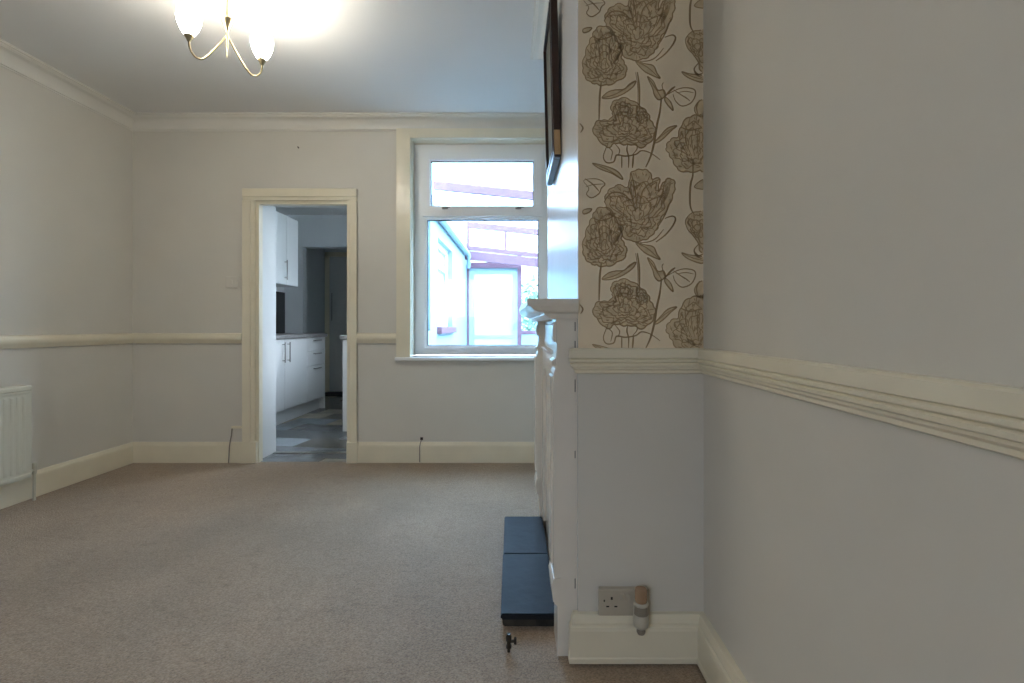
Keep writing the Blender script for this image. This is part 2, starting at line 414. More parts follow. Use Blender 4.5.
def clip_poly(poly):
    def cl(pts, ax, lim, sgn):
        out = []
        for i in range(len(pts)):
            a, b = pts[i-1], pts[i]; ia, ib = (a[ax]-lim)*sgn >= 0, (b[ax]-lim)*sgn >= 0
            if ia != ib:
                t = (lim-a[ax])/(b[ax]-a[ax]); out.append((a[0]+(b[0]-a[0])*t, a[1]+(b[1]-a[1])*t))
            if ib: out.append(b)
        return out
    for ax, lim, s in ((0, WPX0, 1), (0, WPX1, -1), (1, WPZ0, 1), (1, WPZ1, -1)):
        poly = cl(poly, ax, lim, s)
        if len(poly) < 3: return []
    return poly
bm = bmesh.new(); bx(bm, WPX0, WPX1, WPY-.0006, WPY, WPZ0, WPZ1)
for rep in range(-4, 2):
    for f in fills:
        p = clip_poly([wp(x, y+rep*181) for x, y in f])
        if len(p) < 3: continue
        d = .0009
        vs = [bm.verts.new((x, WPY-d, z)) for x, z in p]
        for t in tessellate_polygon([[Vector((x, z, 0)) for x, z in p]]):
            try: bm.faces.new([vs[i] for i in t]).material_index = 2
            except ValueError: pass
    for ln, w in lines:
        q = [wp(x, y+rep*181) for x, y in ln]; w2 = w*.5/333.3
        n = len(q)
        for i in range(n-1):
            a, b = Vector(q[i]), Vector(q[i+1]); d = b-a
            if d.length < 1e-6: continue
            d.normalize(); nn = Vector((-d.y, d.x)); e = d*w2*.4
            tw = lambda i: w2*(.55+.55*math.sin(PI*min(1, max(.08, i/(n-1)))))
            quad = [a-e+nn*tw(i), a-e-nn*tw(i), b+e-nn*tw(i+1), b+e+nn*tw(i+1)]
            if all(WPX0 < v.x < WPX1 and WPZ0 < v.y < WPZ1 for v in quad):
                bm.faces.new([bm.verts.new((v.x, WPY-.0012, v.y)) for v in quad]).material_index = 1
wpo = obj('wallpaper', bm, 'paper', chim, mats=['paper', 'ink', 'ink2'])
wpo['label'] = 'beige wallpaper with brown line drawn peonies and butterflies'

# ------------------------------------------------------------------ mouldings
cove = [(0,2.425),(.006,2.425),(.008,2.432),(.014,2.434)]
for k in range(9):
    a = k/8*PI/2; cove.append((.014+.058*(1-math.cos(a)), 2.436+.066*math.sin(a)))
cove += [(.074,2.505),(.080,2.506),(.082,2.512),(.092,2.514),(.092,2.525),(0,2.525)]
room = [(XR,YR),(XR,1.5),CH[1],CH[2],CH[3],(XR,YB),(XL,YB),(XL,YR)]
tr = struct('trim_1', sweep(room, cove), 'cornice', 'cream coved cornice running round the ceiling', 'cornice', smooth=True)
def dadoR(s=0): return [(0,.934),(.020,.934),(.026,.930),(.027,.906),(.022,.903),(.027,.900),(.027,.894),(.020,.890),(.024,.887),(.023,.880),(.016,.877),(.016,.872),(.010,.867),(.010,.860),(0,.856)]
struct('trim_2', sweep([(XR,YR),(XR,1.5),(.159,1.5),(.1585,1.512)], dadoR()), 'trim', 'cream ridged dado rail below the floral wallpaper and along the near wall', 'dado rail')
dadoL = [(0,.948),(.012,.948),(.024,.942),(.030,.928),(.031,.912),(.027,.896),(.017,.884),(.014,.875),(0,.872)]
struct('trim_3', sweep([(-2.065,YB),(XL,YB),(XL,YR)], dadoL), 'trim', 'cream rounded dado rail above the radiator, ending at the doorway', 'dado rail', smooth=True)
struct('trim_4', sweep([(-.938,YB),(-1.225,YB)], dadoL), 'trim', 'short cream dado rail between doorway and window', 'dado rail', smooth=True)
skr = [(0,.144),(.016,.144),(.020,.132),(.022,.122),(.021,.114),(.026,.110),(.028,.100),(.028,.024),(.030,.020),(.030,.006),(0,.006)]
struct('baseboard_right', sweep([(XR,YR),(XR,1.5),(.159,1.5),(.1588,1.506)], skr), 'trim', 'cream skirting board below the double socket and near wall', 'skirting board')
skl = [(0,.152),(.010,.152),(.014,.142),(.020,.132),(.022,.120),(.022,.002),(0,.002)]
struct('baseboard_left', sweep([(-2.065,YB),(XL,YB),(XL,YR)], skl), 'trim', 'cream skirting board behind the radiator, ending at the doorway', 'skirting board')
struct('baseboard_back', sweep([CH[3],(XR,YB),(-1.225,YB)], skl), 'trim', 'cream skirting board under the window', 'skirting board')
struct('baseboard_rear', sweep([(XL,YR),(XR,YR)], skl), 'trim', 'cream skirting board opposite the window', 'skirting board')

# ------------------------------------------------------------------ doorway
dr = thing('door_1', 'open doorway with cream moulded frame leading to the kitchen', 'doorway', (-1.63, YB, 0), kind='structure')
def archi(x0, x1, z1, w0, w1, wt, yf):
    """architrave on the wall yf around an opening, as stepped frame"""
    bms = []
    for (o, th0) in ((0, .016), (.35, .024)):
        b = bmesh.new()
        bx(b, x0-w0, x0-w0*o*.85, yf-th0, yf, 0, z1); bx(b, x1+w1*o*.85, x1+w1, yf-th0, yf, 0, z1)
        bx(b, x0-w0, x1+w1, yf-th0, yf, z1+(wt*o*.85), z1+wt)
        bms.append(b)
    return merge(*bms)
a = archi(-1.972, -1.300, 1.916, .090, .074, .086, YB)
bmesh.ops.bevel(a, geom=a.edges[:], offset=.003, segments=1, affect='EDGES')
obj('architrave', a, 'trim', dr)
bm = bmesh.new(); bx(bm, DX0, -1.950, YB+.004, YB+.055, 0, 1.894); bx(bm, -1.305, DX1, YB+.004, YB+.055, 0, 1.894); bx(bm, DX0, DX1, YB+.004, YB+.055, 1.894, DZ)
obj('door_stop', bm, 'trim', dr)
bm = bmesh.new(); bx(bm, DX0-.0, DX0+.006, YB+.055, YB+BT+.01, .0, DZ); bx(bm, DX1-.006, DX1, YB+.055, YB+BT+.01, 0, DZ); bx(bm, DX0, DX1, YB+.055, YB+BT+.01, DZ-.006, DZ)
obj('lining', bm, 'door', dr)
obj('threshold', rbox(DX0+.01, DX1-.01, YB+BT-.05, YB+BT+.0, -.004, .008, .003), 'metal', dr)
# plinth blocks of the architrave
bm = merge(rbox(-2.072, -1.955, YB-.028, YB, 0, .155), rbox(-1.300, -1.218, YB-.028, YB, 0, .155))
obj('plinth_block', bm, 'trim', dr)

# ------------------------------------------------------------------ window in the back wall
wn = thing('window_1', 'white plastic window with small opening top light over one large pane', 'window', ((WX0+WX1)/2, YB, WZ0), kind='structure')
bm = bmesh.new()
aw = .103
bx(bm, WX0-aw, WX0, YB-.020, YB, WZ0, 2.44); bx(bm, WX1, WX1+aw, YB-.020, YB, WZ0, 2.44); bx(bm, WX0, WX1, YB-.020, YB, WZ1, 2.44)
bx(bm, WX0-.012, WX0, YB-.026, YB-.02, WZ0, WZ1+.012); bx(bm, WX1, WX1+.012, YB-.026, YB-.02, WZ0, WZ1+.012); bx(bm, WX0-.012, WX1+.012, YB-.026, YB-.02, WZ1, WZ1+.012)
obj('architrave', bm, 'trim', wn)
FY = YB+.10
def frame(x0, x1, z0, z1, gx0, gx1, gz0, gz1, y0, y1, bev=.004):
    b = bmesh.new()
    bx(b, x0, gx0, y0, y1, z0, z1); bx(b, gx1, x1, y0, y1, z0, z1); bx(b, gx0, gx1, y0, y1, z0, gz0); bx(b, gx0, gx1, y0, y1, gz1, z1)
    return b
bm = frame(WX0+.003, WX1-.003, WZ0+.012, WZ1-.003, -.752, .115, .838, 2.325, FY, FY+.07)
obj('outer_frame', bm, 'upvc', wn)
bm = merge(frame(-.760, .123, .830, 1.822, -.739, .102, .852, 1.802, FY+.012, FY+.05))
obj('lower_bead', bm, 'upvc', wn)
bm = bmesh.new(); bx(bm, -.752, .115, FY-.002, FY+.07, 1.806, 1.86); obj('transom', bm, 'upvc', wn)
sash = obj('sash', merge(frame(-.770, .128, 1.822, 2.318, -.715, .072, 1.893, 2.248, FY-.022, FY+.03), frame(-.716, .073, 1.892, 2.249, -.708, .064, 1.900, 2.240, FY-.010, FY+.02)), 'upvc', wn)
bm = frame(-.708, .064, 1.900, 2.240, -.702, .058, 1.905, 2.232, FY+.004, FY+.016); obj('gasket', bm, 'gasket', sash)
bm = frame(-.739, .102, .852, 1.802, -.733, .096, .856, 1.795, FY+.02, FY+.03); obj('gasket', bm, 'gasket', wn)
bm = bmesh.new(); bx(bm, -.735, .098, FY+.030, FY+.036, .855, 1.797); obj('pane', bm, 'glass_tint', wn)
bm = bmesh.new(); bx(bm, -.704, .060, FY+.008, FY+.014, 1.903, 2.236); obj('pane', bm, 'glass_tint', sash)
for hx in (-.598, -.050):
    h = obj('handle', merge(rbox(hx-.022, hx+.022, FY-.034, FY-.022, 1.873, 1.889, .003), tube([(hx-.012,FY-.038,1.881),(hx+.006,FY-.044,1.886),(hx+.040,FY-.046,1.884)], [.008,.007,.004], 8)), 'metal', sash, smooth=True)
obj('sill', rbox(WX0-aw-.008, WX1+aw+.008, YB-.040, YB+.10, WZ0-.024, WZ0, .005), 'upvc', wn)
bm = bmesh.new(); bx(bm, WX0, WX0+.003, YB, YB+.1, WZ0, WZ1); bx(bm, WX1-.003, WX1, YB, YB+.1, WZ0, WZ1); bx(bm, WX0, WX1, YB, YB+.1, WZ1-.003, WZ1)
obj('reveal', bm, 'trim', wn)

# ------------------------------------------------------------------ fire surround
ms = thing('fire_surround', 'white painted wooden fire surround with bowed mantel shelf on chimney breast', 'fireplace', P(2.07, 0, 0))
def vprism(y0, y1, prof):
    """profile (v, z) on the chimney face extruded from y0 to y1"""
    n = len(prof); bm = bmesh.new()
    a = [bm.verts.new(P(y0, v, z)) for v, z in prof]; b = [bm.verts.new(P(y1, v, z)) for v, z in prof]
    bm.faces.new(a); bm.faces.new(b[::-1])
    for i in range(n): bm.faces.new((a[i], b[i], b[(i+1) % n], a[(i+1) % n]))
    bmesh.ops.recalc_face_normals(bm, faces=bm.faces[:]); return bm
for (y0, y1) in ((1.515, 1.635), (2.50, 2.62)):
    prof = [(0,0),(.060,0),(.060,.15),(.070,.16),(.070,.24),(.072,.26),(.072,.855),(.066,.870),(.066,.905),(.062,.915),(.062,1.0),(.066,1.02),(.066,1.028),(0,1.028)]
    leg = obj('leg', vprism(y0, y1, prof), 'sur', ms)
    b = bmesh.new()
    ym = (y0+y1)/2
    bm = merge(*[vprism(ym+o-.012, ym+o+.012, [(.068,.27),(.079,.275),(.079,.845),(.068,.85)]) for o in (-.032, 0, .032)])
    obj('fluting', bm, 'sur', leg)
    # scrolled corbel under the shelf
    sc = [(.050,.880),(.070,.880),(.076,.886),(.076,.893),(.066,.900),(.064,.915),(.062,.930)]
    for k in range(9): a = -PI/2+k/8*PI*.9; sc.append((.060+.014*math.cos(a), .982+.034*math.sin(a)))
    sc += [(.05,1.025)]
    obj('corbel', vprism(ym-.042, ym+.042, sc), 'sur', leg, smooth=True)
    obj('foot_block', vprism(y0-.004, y1+.004, [(.05,.150),(.058,.150),(.074,.168),(.078,.215),(.072,.235),(.05,.238)]), 'sur', leg)
# frieze and inner panel
fr = obj('frieze', merge(vprism(1.635, 2.50, [(0,.895),(.034,.895),(.034,1.03),(0,1.03)]), vprism(1.635, 2.50, [(0,.880),(.048,.885),(.050,.897),(.034,.905),(0,.905)]),
    vprism(1.80, 2.335, [(.03,.925),(.042,.930),(.042,1.005),(.03,1.01)])), 'sur', ms)
# arched inner panel: boarded opening
bm = merge(vprism(1.635, 2.50, [(0,.0),(.030,.0),(.030,.885),(0,.885)]), vprism(1.635, 1.70, [(0,.052),(.044,.052),(.044,.885),(0,.885)]), vprism(2.435, 2.50, [(0,.052),(.044,.052),(.044,.885),(0,.885)]), vprism(1.70, 2.435, [(0,.80),(.044,.80),(.044,.885),(0,.885)]))
obj('infill_panel', bm, 'sur', ms)
obj('bed_moulding', vprism(1.505, 2.63, [(0,1.022),(.078,1.022),(.100,1.034),(.100,1.040),(0,1.040)]), 'sur', ms)
def shelf():
    bm = bmesh.new(); Y0, Y1, N = 1.483, 2.652, 40
    rings = []
    for ins, z in ((.060,1.038),(.034,1.042),(.018,1.050),(.010,1.058),(.0,1.062),(0,1.078),(.004,1.081)):
        ring = []
        y0, y1 = Y0+ins*.25, Y1-ins*.6
        for k in range(N+1):
            t = k/N; y = y0+(y1-y0)*t
            # serpentine front: straight ends, bowed middle
            s = max(0, min(1, (t-.12)/.2)); e = max(0, min(1, (.88-t)/.2)); q = min(s, e); q = q*q*(3-2*q)
            ring.append(P(y, .153+.010*q-ins, z))
        ring = [P(y0, .0, z)]+ring+[P(y1, .0, z)]
        rings.append([bm.verts.new(p) for p in ring])
    n = len(rings[0])
    for a, b in zip(rings, rings[1:]):
        for k in range(n): bm.faces.new((a[k], a[(k+1) % n], b[(k+1) % n], b[k]))
    bm.faces.new(rings[0][::-1]); bm.faces.new(rings[-1])
    bmesh.ops.recalc_face_normals(bm, faces=bm.faces[:]); return bm
obj('mantel_shelf', shelf(), 'sur', ms, smooth=True)

for z0, z1 in ((.985,1.012),(.93,.955),(.80,.838),(.60,.622),(.205,.235)):  # black strips stand in for the shadow gap between leg and wall
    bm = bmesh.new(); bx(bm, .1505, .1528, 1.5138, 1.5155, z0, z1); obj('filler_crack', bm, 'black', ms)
# hearth
hr = thing('hearth', 'raised blue black slate hearth on carpet in front of fire surround', 'hearth', P(2.07, .14, 0))
def hslab(y0, y1, z0, z1, v0, v1, r=.004):
    bm = vprism(y0, y1, [(v0,z0),(v1,z0),(v1,z1),(v0,z1)])
    bmesh.ops.bevel(bm, geom=bm.edges[:], offset=r, segments=2, affect='EDGES'); return bm
obj('slate_slab', hslab(1.648, 2.0885, .030, .050, .046, .235), 'slate', hr)
obj('slate_slab', hslab(2.0895, 2.497, .030, .050, .046, .233), 'slate', hr)
b = hslab(1.662, 2.49, 0, .030, .048, .226, .003)
bmesh.ops.subdivide_edges(b, edges=b.edges[:], cuts=3)
for v in b.verts:
    if v.co.z > .004 and v.co.z < .028: v.co += Vector((random.uniform(-.004,.004), random.uniform(0,.006), 0))
obj('bedding', b, 'mortar', hr)

# gas pipe stub
gp = thing('gas_pipe_stub', 'small dark capped gas pipe standing out of carpet by the hearth', 'pipe', (-.050, 1.535, 0))
obj('pipe', lathe((-.050,1.535,0), [(.0045,0),(.0045,.012),(.0085,.013),(.0085,.020),(.006,.021),(.006,.034),(.009,.035),(.009,.047),(.0065,.050),(.0065,.055)], 12), 'dark_metal', gp, smooth=True)
obj('tap', merge(tube([(-.048,1.535,.032),(-.030,1.535,.033)], .0045, 8), tube([(-.030,1.535,.024),(-.030,1.535,.043)], .004, 8)), 'dark_metal', gp, smooth=True)

# ------------------------------------------------------------------ picture on the chimney breast
pic = thing('framed_picture', 'dark wooden framed picture hung on the chimney breast, seen edge on', 'picture', P(2.19, 0, 1.67))
py0, py1, pz0, pz1 = 1.98, 2.40, 1.672, 2.335
def pb(y, v, z): return P(y, v + .016*(z-pz0)/(pz1-pz0), z)    # leans forward at the top
def pbox(y0, y1, z0, z1, v0, v1):
    bm = bmesh.new(); vs = [bm.verts.new(pb(y, v, z)) for y in (y0, y1) for v in (v0, v1) for z in (z0, z1)]
    for f in ((0,1,3,2),(4,6,7,5),(0,4,5,1),(2,3,7,6),(0,2,6,4),(1,5,7,3)): bm.faces.new([vs[i] for i in f])
    bmesh.ops.recalc_face_normals(bm, faces=bm.faces[:]); return bm
w = .035
fb = merge(pbox(py0, py0+w, pz0, pz1, .002, .030), pbox(py1-w, py1, pz0, pz1, .002, .030), pbox(py0+w, py1-w, pz0, pz0+w, .002, .030), pbox(py0+w, py1-w, pz1-w, pz1, .002, .030))
bmesh.ops.bevel(fb, geom=fb.edges[:], offset=.003, segments=2, affect='EDGES')
obj('frame', fb, 'darkwood', pic)
obj('canvas', pbox(py0+w-.002, py1-w+.002, pz0+w-.002, pz1-w+.002, .006, .020), 'canvas', pic)
sl = obj('slip', merge(pbox(py0+w-.004, py0+w+.008, pz0+w, pz1-w, .018, .033), pbox(py1-w-.008, py1-w+.004, pz0+w, pz1-w, .018, .033), pbox(py0+w, py1-w, pz0+w-.004, pz0+w+.008, .018, .033), pbox(py0+w, py1-w, pz1-w-.008, pz1-w+.004, .018, .033)), 'darkwood', pic)
cb = obj('corner_block', pbox(py0-.0015, py0+.02, pz0+.008, pz0+.105, .004, .028), 'palewood', pic); cb['label'] = 'pale wooden corner block'

# ------------------------------------------------------------------ pendant light
PC = Vector((-1.3125, 2.203, ZC))
pl = thing('pendant_light', 'brass two arm ceiling light with lit opal glass shades', 'ceiling light', PC)
obj('ceiling_plate', lathe(PC, [(.045,0),(.045,-.004),(.040,-.014),(.016,-.026),(.006,-.030)], 28), 'brass', pl, smooth=True)
obj('bell', lathe(PC, [(.006,-.160),(.012,-.166),(.024,-.170),(.026,-.175),(.023,-.182),(.013,-.205),(.007,-.222),(.004,-.230)], 28), 'brass', pl, smooth=True)
obj('stem', merge(lathe(PC, [(.0045,-.026),(.0045,-.165)], 12), lathe(PC, [(.0045,-.22),(.0045,-.24),(.0075,-.246),(.0075,-.256),(.005,-.268),(.0035,-.305),(.0015,-.344)], 14)), 'brass', pl, smooth=True)
dirv = Vector((.207,.192,0)).normalized()
K = .912
for sd in (-1, 1):
    d = dirv*sd; R = .141
    path = [(.004,-.250),(.027,-.290),(.054,-.334),(.078,-.368),(.098,-.385),(.119,-.382),(.135,-.362),(.141,-.338),(.141,-.325)]
    pts = smooth_line(path, False, 5)
    arm = obj('arm', tube([PC+d*r+Vector((0,0,h)) for r, h in pts], .0040, 10), 'brass', pl, smooth=True)
    c = PC+d*R+Vector((0,0,-.327))
    obj('cup', lathe(c, [(r*K, h*K) for r, h in [(.005,0),(.009,.004),(.011,.012),(.018,.022),(.020,.030),(.0205,.033)]], 24), 'brass', arm, smooth=True)
    prof = [(r*K, h*K) for r, h in [(.017,.026),(.024,.036),(.037,.058),(.047,.085),(.0515,.110),(.0505,.130),(.047,.148)]]
    inner = [(r-.003, h) for r, h in prof[::-1]]
    sh = obj('shade', lathe(c, prof+inner, 32, closed=False), 'opal', arm, smooth=True)
    bl = obj('bulb', lathe(c, [(r*K, h*K) for r, h in [(.008,.028),(.010,.045),(.020,.062),(.024,.080),(.020,.098),(.008,.106)]], 20), 'bulb', arm, smooth=True)
    ld = bpy.data.lights.new('pendant_lamp', 'POINT'); ld.energy = 3; ld.color = (1,.92,.78); ld.shadow_soft_size = .025
    lo = bpy.data.objects.new('pendant_lamp', ld); C.objects.link(lo); lo.location = c+Vector((0,0,.118))

# ------------------------------------------------------------------ radiator
rd = thing('radiator', 'cream steel panel radiator fixed low on the wall opposite the fire surround', 'radiator', (-2.82, 2.1, .146))
RY0, RY1 = 1.45, 2.815
bm = bmesh.new(); bx(bm, -2.795, -2.778, RY0, RY1, .150, .640)
nr = int((RY1-RY0-.06)/.0333)
bms = [bm]
for k in range(nr):
    y = RY0+.045+k*.0333
    b = bmesh.new(); x0, x1 = -2.779, -2.7752
    vs = [b.verts.new(p) for p in ((x0,y,.185),(x1,y+.006,.195),(x1,y+.018,.195),(x0,y+.024,.185),(x0,y,.615),(x1,y+.006,.605),(x1,y+.018,.605),(x0,y+.024,.615))]
    for f in ((0,1,5,4),(1,2,6,5),(2,3,7,6),(0,3,2,1),(4,5,6,7)): b.faces.new([vs[i] for i in f])
    bms.append(b)
obj('front_panel', merge(*bms), 'rad', rd)
obj('seam', merge(rbox(-2.779,-2.774, RY0+.01, RY1-.01, .158, .176, .002), rbox(-2.779,-2.774, RY0+.01, RY1-.01, .624, .636, .002)), 'rad', rd)
tg = bmesh.new()
obj('top_cover', rbox(-2.852, -2.774, RY0-.004, RY1+.004, .636, .668, .008), 'rad', rd)
obj('end_cover', rbox(-2.850, -2.779, RY1-.004, RY1+.004, .16, .645, .002), 'rad', rd)
obj('rear_panel', rbox(-2.855, -2.838, RY0, RY1-.005, .150, .640, .004), 'rad', rd)
obj('valve', merge(tube([(-2.815,2.80,.175),(-2.815,2.868,.175)], .009, 10), lathe((-2.815,2.868,.150), [(.009,0),(.011,.008),(.011,.030),(.013,.034),(.013,.062),(.009,.066)], 14)), 'rad', rd, smooth=True)
obj('pipe', tube([(-2.815,2.868,.0),(-2.815,2.868,.155)], .0075, 10), 'rad', rd, smooth=True)

# ------------------------------------------------------------------ small fittings
so = thing('double_socket', 'cream double wall socket above the skirting below the floral wallpaper', 'socket', (.292, 1.5, .132))
sx0, sx1, sz0, sz1 = .217, .368, .146, .222
obj('back_box', rbox(sx0+.003, sx1-.003, 1.484, 1.5, sz0, sz1-.002, .002), 'plastic', so)
obj('face_plate', rbox(sx0, sx1, 1.476, 1.485, sz0-.002, sz1, .003), 'plastic', so)
for cx in (.256, .335):
    bm = bmesh.new()
    bx(bm, cx-.003, cx+.003, 1.4752, 1.477, .192, .200)
    for d in (-.012, .012): bx(bm, cx+d-.0045, cx+d+.0045, 1.4752, 1.477, .170, .174)
    o = obj('pin_holes', bm, 'black', so)
bm = bmesh.new(); bx(bm, .232, .236, 1.4752, 1.477, .186, .192); obj('screw', bm, 'dark_metal', so)
for cx in (.287, .305): obj('switch', rbox(cx-.006, cx+.006, 1.471, 1.477, .192, .210, .002), 'plastic', so)
af = thing('air_freshener', 'plug in air freshener with amber bottle, in the cream double socket', 'air freshener', (.336, 1.45, .113))
c = (.336, 1.448, 0)
obj('oil_bottle', lathe(c, [(.010,.198),(.016,.200),(.0175,.210),(.0175,.232),(.016,.240),(.010,.243)], 22), 'amber', af, smooth=True)
obj('collar', lathe(c, [(.015,.192),(.021,.193),(.022,.198),(.018,.202),(.012,.202)], 24), 'white_plastic', af, smooth=True)
obj('body', merge(lathe(c, [(.010,.130),(.017,.132),(.0205,.142),(.0205,.166),(.0175,.192),(.010,.193)], 24)), 'grey_plastic', af, smooth=True)
obj('shell', lathe(c, [(.0165,.128),(.0205,.132),(.0225,.142),(.0220,.160),(.0212,.168)], 24, closed=False), 'white_plastic', af, smooth=True)
obj('plug', rbox(.318, .354, 1.462, 1.4765, .134, .186, .004), 'white_plastic', af)
obj('dial', lathe(c, [(.004,.108),(.010,.109),(.013,.116),(.012,.124),(.008,.131)], 18), 'grey_plastic', af, smooth=True)

sw = thing('light_switch', 'pale square light switch on the wall beside the doorway', 'light switch', (-2.145, YB, 1.278))
obj('face_plate', rbox(-2.189, -2.102, YB-.009, YB, 1.278, 1.364, .003), 'wall', sw)
obj('rocker', rbox(-2.153, -2.137, YB-.013, YB-.008, 1.306, 1.336, .002), 'wall', sw)
cb = thing('door_cable', 'thin painted cable bending down over the skirting at the doorway', 'cable', (-2.15, YB-.03, 0))
obj('conduit', rbox(-2.142, -2.066, YB-.018, YB, .252, .270, .003), 'trim', cb)
obj('cable', tube([(-2.140,YB-.010,.256),(-2.145,YB-.010,.20),(-2.147,YB-.022,.158),(-2.150,YB-.026,.12),(-2.153,YB-.027,.05),(-2.156,YB-.027,.004)], .004, 8), 'cable', cb, smooth=True)
cb = thing('skirting_cable', 'thin cable dropping over the skirting board under the window', 'cable', (-.76, YB-.03, 0))
obj('cable', tube([(-.755,YB-.004,.185),(-.757,YB-.008,.165),(-.762,YB-.020,.150),(-.766,YB-.026,.12),(-.766,YB-.026,.01)], .0035, 8), 'cable', cb, smooth=True)
obj('clip', rbox(-.766, -.746, YB-.010, YB, .166, .186, .002), 'dark_metal', cb)
tag(obj('picture_nail', tube([(-1.658,YB,2.304),(-1.658,YB-.014,2.308)], .004, 8), 'dark_metal'), 'small nail in the wall between cornice and doorway', 'nail')

# ------------------------------------------------------------------ kitchen
KX0, KX1, KY0, KY1 = -3.04, -1.25, YB+BT, 6.30
bm = bmesh.new(); bx(bm, KX0-.1, -1.2, YB+.02, 7.7, -.12, 0)
struct('floor_kitchen', bm, 'patch', 'grey and brown patchwork stone effect kitchen floor', 'floor')
bm = bmesh.new(); bx(bm, KX0-.1, -1.2, KY0, 7.7, 2.40, 2.5)
struct('ceiling_kitchen', bm, 'ceil', 'white kitchen ceiling', 'ceiling')
bm = bmesh.new(); bx(bm, KX0-.1, KX0, KY0, 7.7, 0, 2.4)
struct('wall_kitchen_left', bm, 'kwall', 'kitchen wall behind the wall cupboards', 'wall')
bm = bmesh.new(); bx(bm, KX0, -2.80, KY1, KY1+.12, 0, 2.4); bx(bm, -2.80, -1.25, KY1, KY1+.12, 1.995, 2.4); bx(bm, -1.60, -1.25, KY1, KY1+.12, 0, 1.995)
struct('wall_kitchen_far', bm, 'kwall', 'kitchen cross wall with wide opening to the lobby', 'wall')
bm = bmesh.new(); bx(bm, KX0, -1.25, 7.6, 7.7, 0, 2.4)
struct('wall_lobby', bm, 'kwall', 'lobby wall behind the grey door beyond the kitchen', 'wall')
# outer kitchen wall with window openings
KW = [(4.15, 5.28, .95, 2.25), (5.75, 6.88, .99, 2.02)]
bm = bmesh.new(); ys = KY0
for (a, b, z0, z1) in KW:
    bx(bm, KX1, -1.0, ys, a, 0, 2.42); bx(bm, KX1, -1.0, a, b, 0, z0); bx(bm, KX1, -1.0, a, b, z1, 2.42); ys = b
bx(bm, KX1, -1.0, ys, 8.66, 0, 2.42)
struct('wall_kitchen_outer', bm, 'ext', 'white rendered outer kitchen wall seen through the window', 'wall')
for i, (a, b, z0, z1) in enumerate(KW):
    w_ = thing('window_%d' % (4+i), ['white kitchen window facing the lean to', 'white window above the terracotta sill outside'][i], 'window', (-1.1, (a+b)/2, z0), kind='structure')
    f_ = bmesh.new()
    for q in (a, b-.05): bx(f_, -1.10, -1.06, q, q+.05, z0, z1)
    for q in (z0, z1-.05): bx(f_, -1.10, -1.06, a, b, q, q+.05)
    bx(f_, -1.10, -1.06, a, b, z0+(z1-z0)*.7, z0+(z1-z0)*.7+.04)
    obj('window_frame', f_, 'upvc', w_)
    g = bmesh.new(); bx(g, -1.082, -1.078, a+.03, b-.03, z0+.03, z1-.03); obj('pane', g, 'glass', w_)
    if i:
        g = bmesh.new(); bx(g, -1.120, -1.112, a, b, z0+.01, z1-.01); obj('blind', g, 'white_blind', w_)  # added white sheet, gives the pane the pale look of a reflection
        obj('outer_sill', rbox(-1.10, -.945, 5.68, 6.95, .91, .99, .006), 'sill_red', w_)
# lobby door
d2 = thing('door_2', 'pale grey panelled door beyond the kitchen', 'door', (-2.55, 7.6, 0), kind='structure')
bm = bmesh.new(); bx(bm, -3.035, -2.965, 7.575, 7.6, 0, 2.12); bx(bm, -2.10, -2.03, 7.575, 7.6, 0, 2.12); bx(bm, -3.035, -2.03, 7.575, 7.6, 2.05, 2.12); obj('door_frame', bm, 'trim', d2)
lf = obj('door_leaf', merge(rbox(-2.965, -2.10, 7.58, 7.598, .01, 2.05, .003), rbox(-2.87, -2.56, 7.57, 7.582, .2, .9, .006), rbox(-2.50, -2.19, 7.57, 7.582, .2, .9, .006), rbox(-2.87, -2.56, 7.57, 7.582, 1.05, 1.9, .006), rbox(-2.50, -2.19, 7.57, 7.582, 1.05, 1.9, .006)), 'kdoor', d2)
obj('handle', tube([(-2.92,7.56,1.08),(-2.92,7.555,1.12),(-2.92,7.555,1.46),(-2.92,7.56,1.5)], .009, 8), 'metal', lf, smooth=True)
tag(obj('door_mat', rbox(-2.95, -2.25, 7.12, 7.5, 0, .018, .005), 'mat'), 'dark door mat on the lobby floor beyond the kitchen', 'mat')

def bar_handle(parent, a, b, off):
    a, b, off = Vector(a), Vector(b), Vector(off)
    obj('handle', merge(tube([a+off, b+off], .006, 8), tube([a+(b-a)*.1, a+(b-a)*.1+off], .004, 6), tube([a+(b-a)*.9, a+(b-a)*.9+off], .004, 6)), 'metal', parent, smooth=True)
FX = -2.44
def unit(name, label, y0, y1, z0, z1, doors, group, plinth=True, deep=.59, cat='cupboard'):
    t = thing(name, label, cat, ((FX-deep/2), (y0+y1)/2, 0 if plinth else z0), group)
    obj('carcass', rbox(FX-deep, FX-.020, y0, y1, z0, z1, .002), 'door', t)
    if plinth: obj('plinth', rbox(FX-.09, FX-.06, y0, y1, 0, z0, .002), 'door', t)
    for (a, b, c, d, kind, hy) in doors:
        o = obj('drawer' if kind == 'drawer' else 'door', rbox(FX-.019, FX, a+.002, b-.002, c+.002, d-.002, .003), 'door', t)
        if kind == 'drawer': bar_handle(o, (FX, (a+b)/2-.09, d-.035), (FX, (a+b)/2+.09, d-.035), (.028,0,0))
        elif kind == 'low': bar_handle(o, (FX, hy, c+.05), (FX, hy, c+.25), (.028,0,0))
        elif kind == 'up': bar_handle(o, (FX, hy, d-.24), (FX, hy, d-.035), (.028,0,0))
    return t
gB, gW = 'white base units under the kitchen worktop', 'white wall cupboards in the kitchen'
unit('base_cupboard', 'narrow white base cupboard nearest the doorway', 4.0, 4.60, .145, .87, [(4.0,4.60,.145,.87,'up',4.06)], gB)
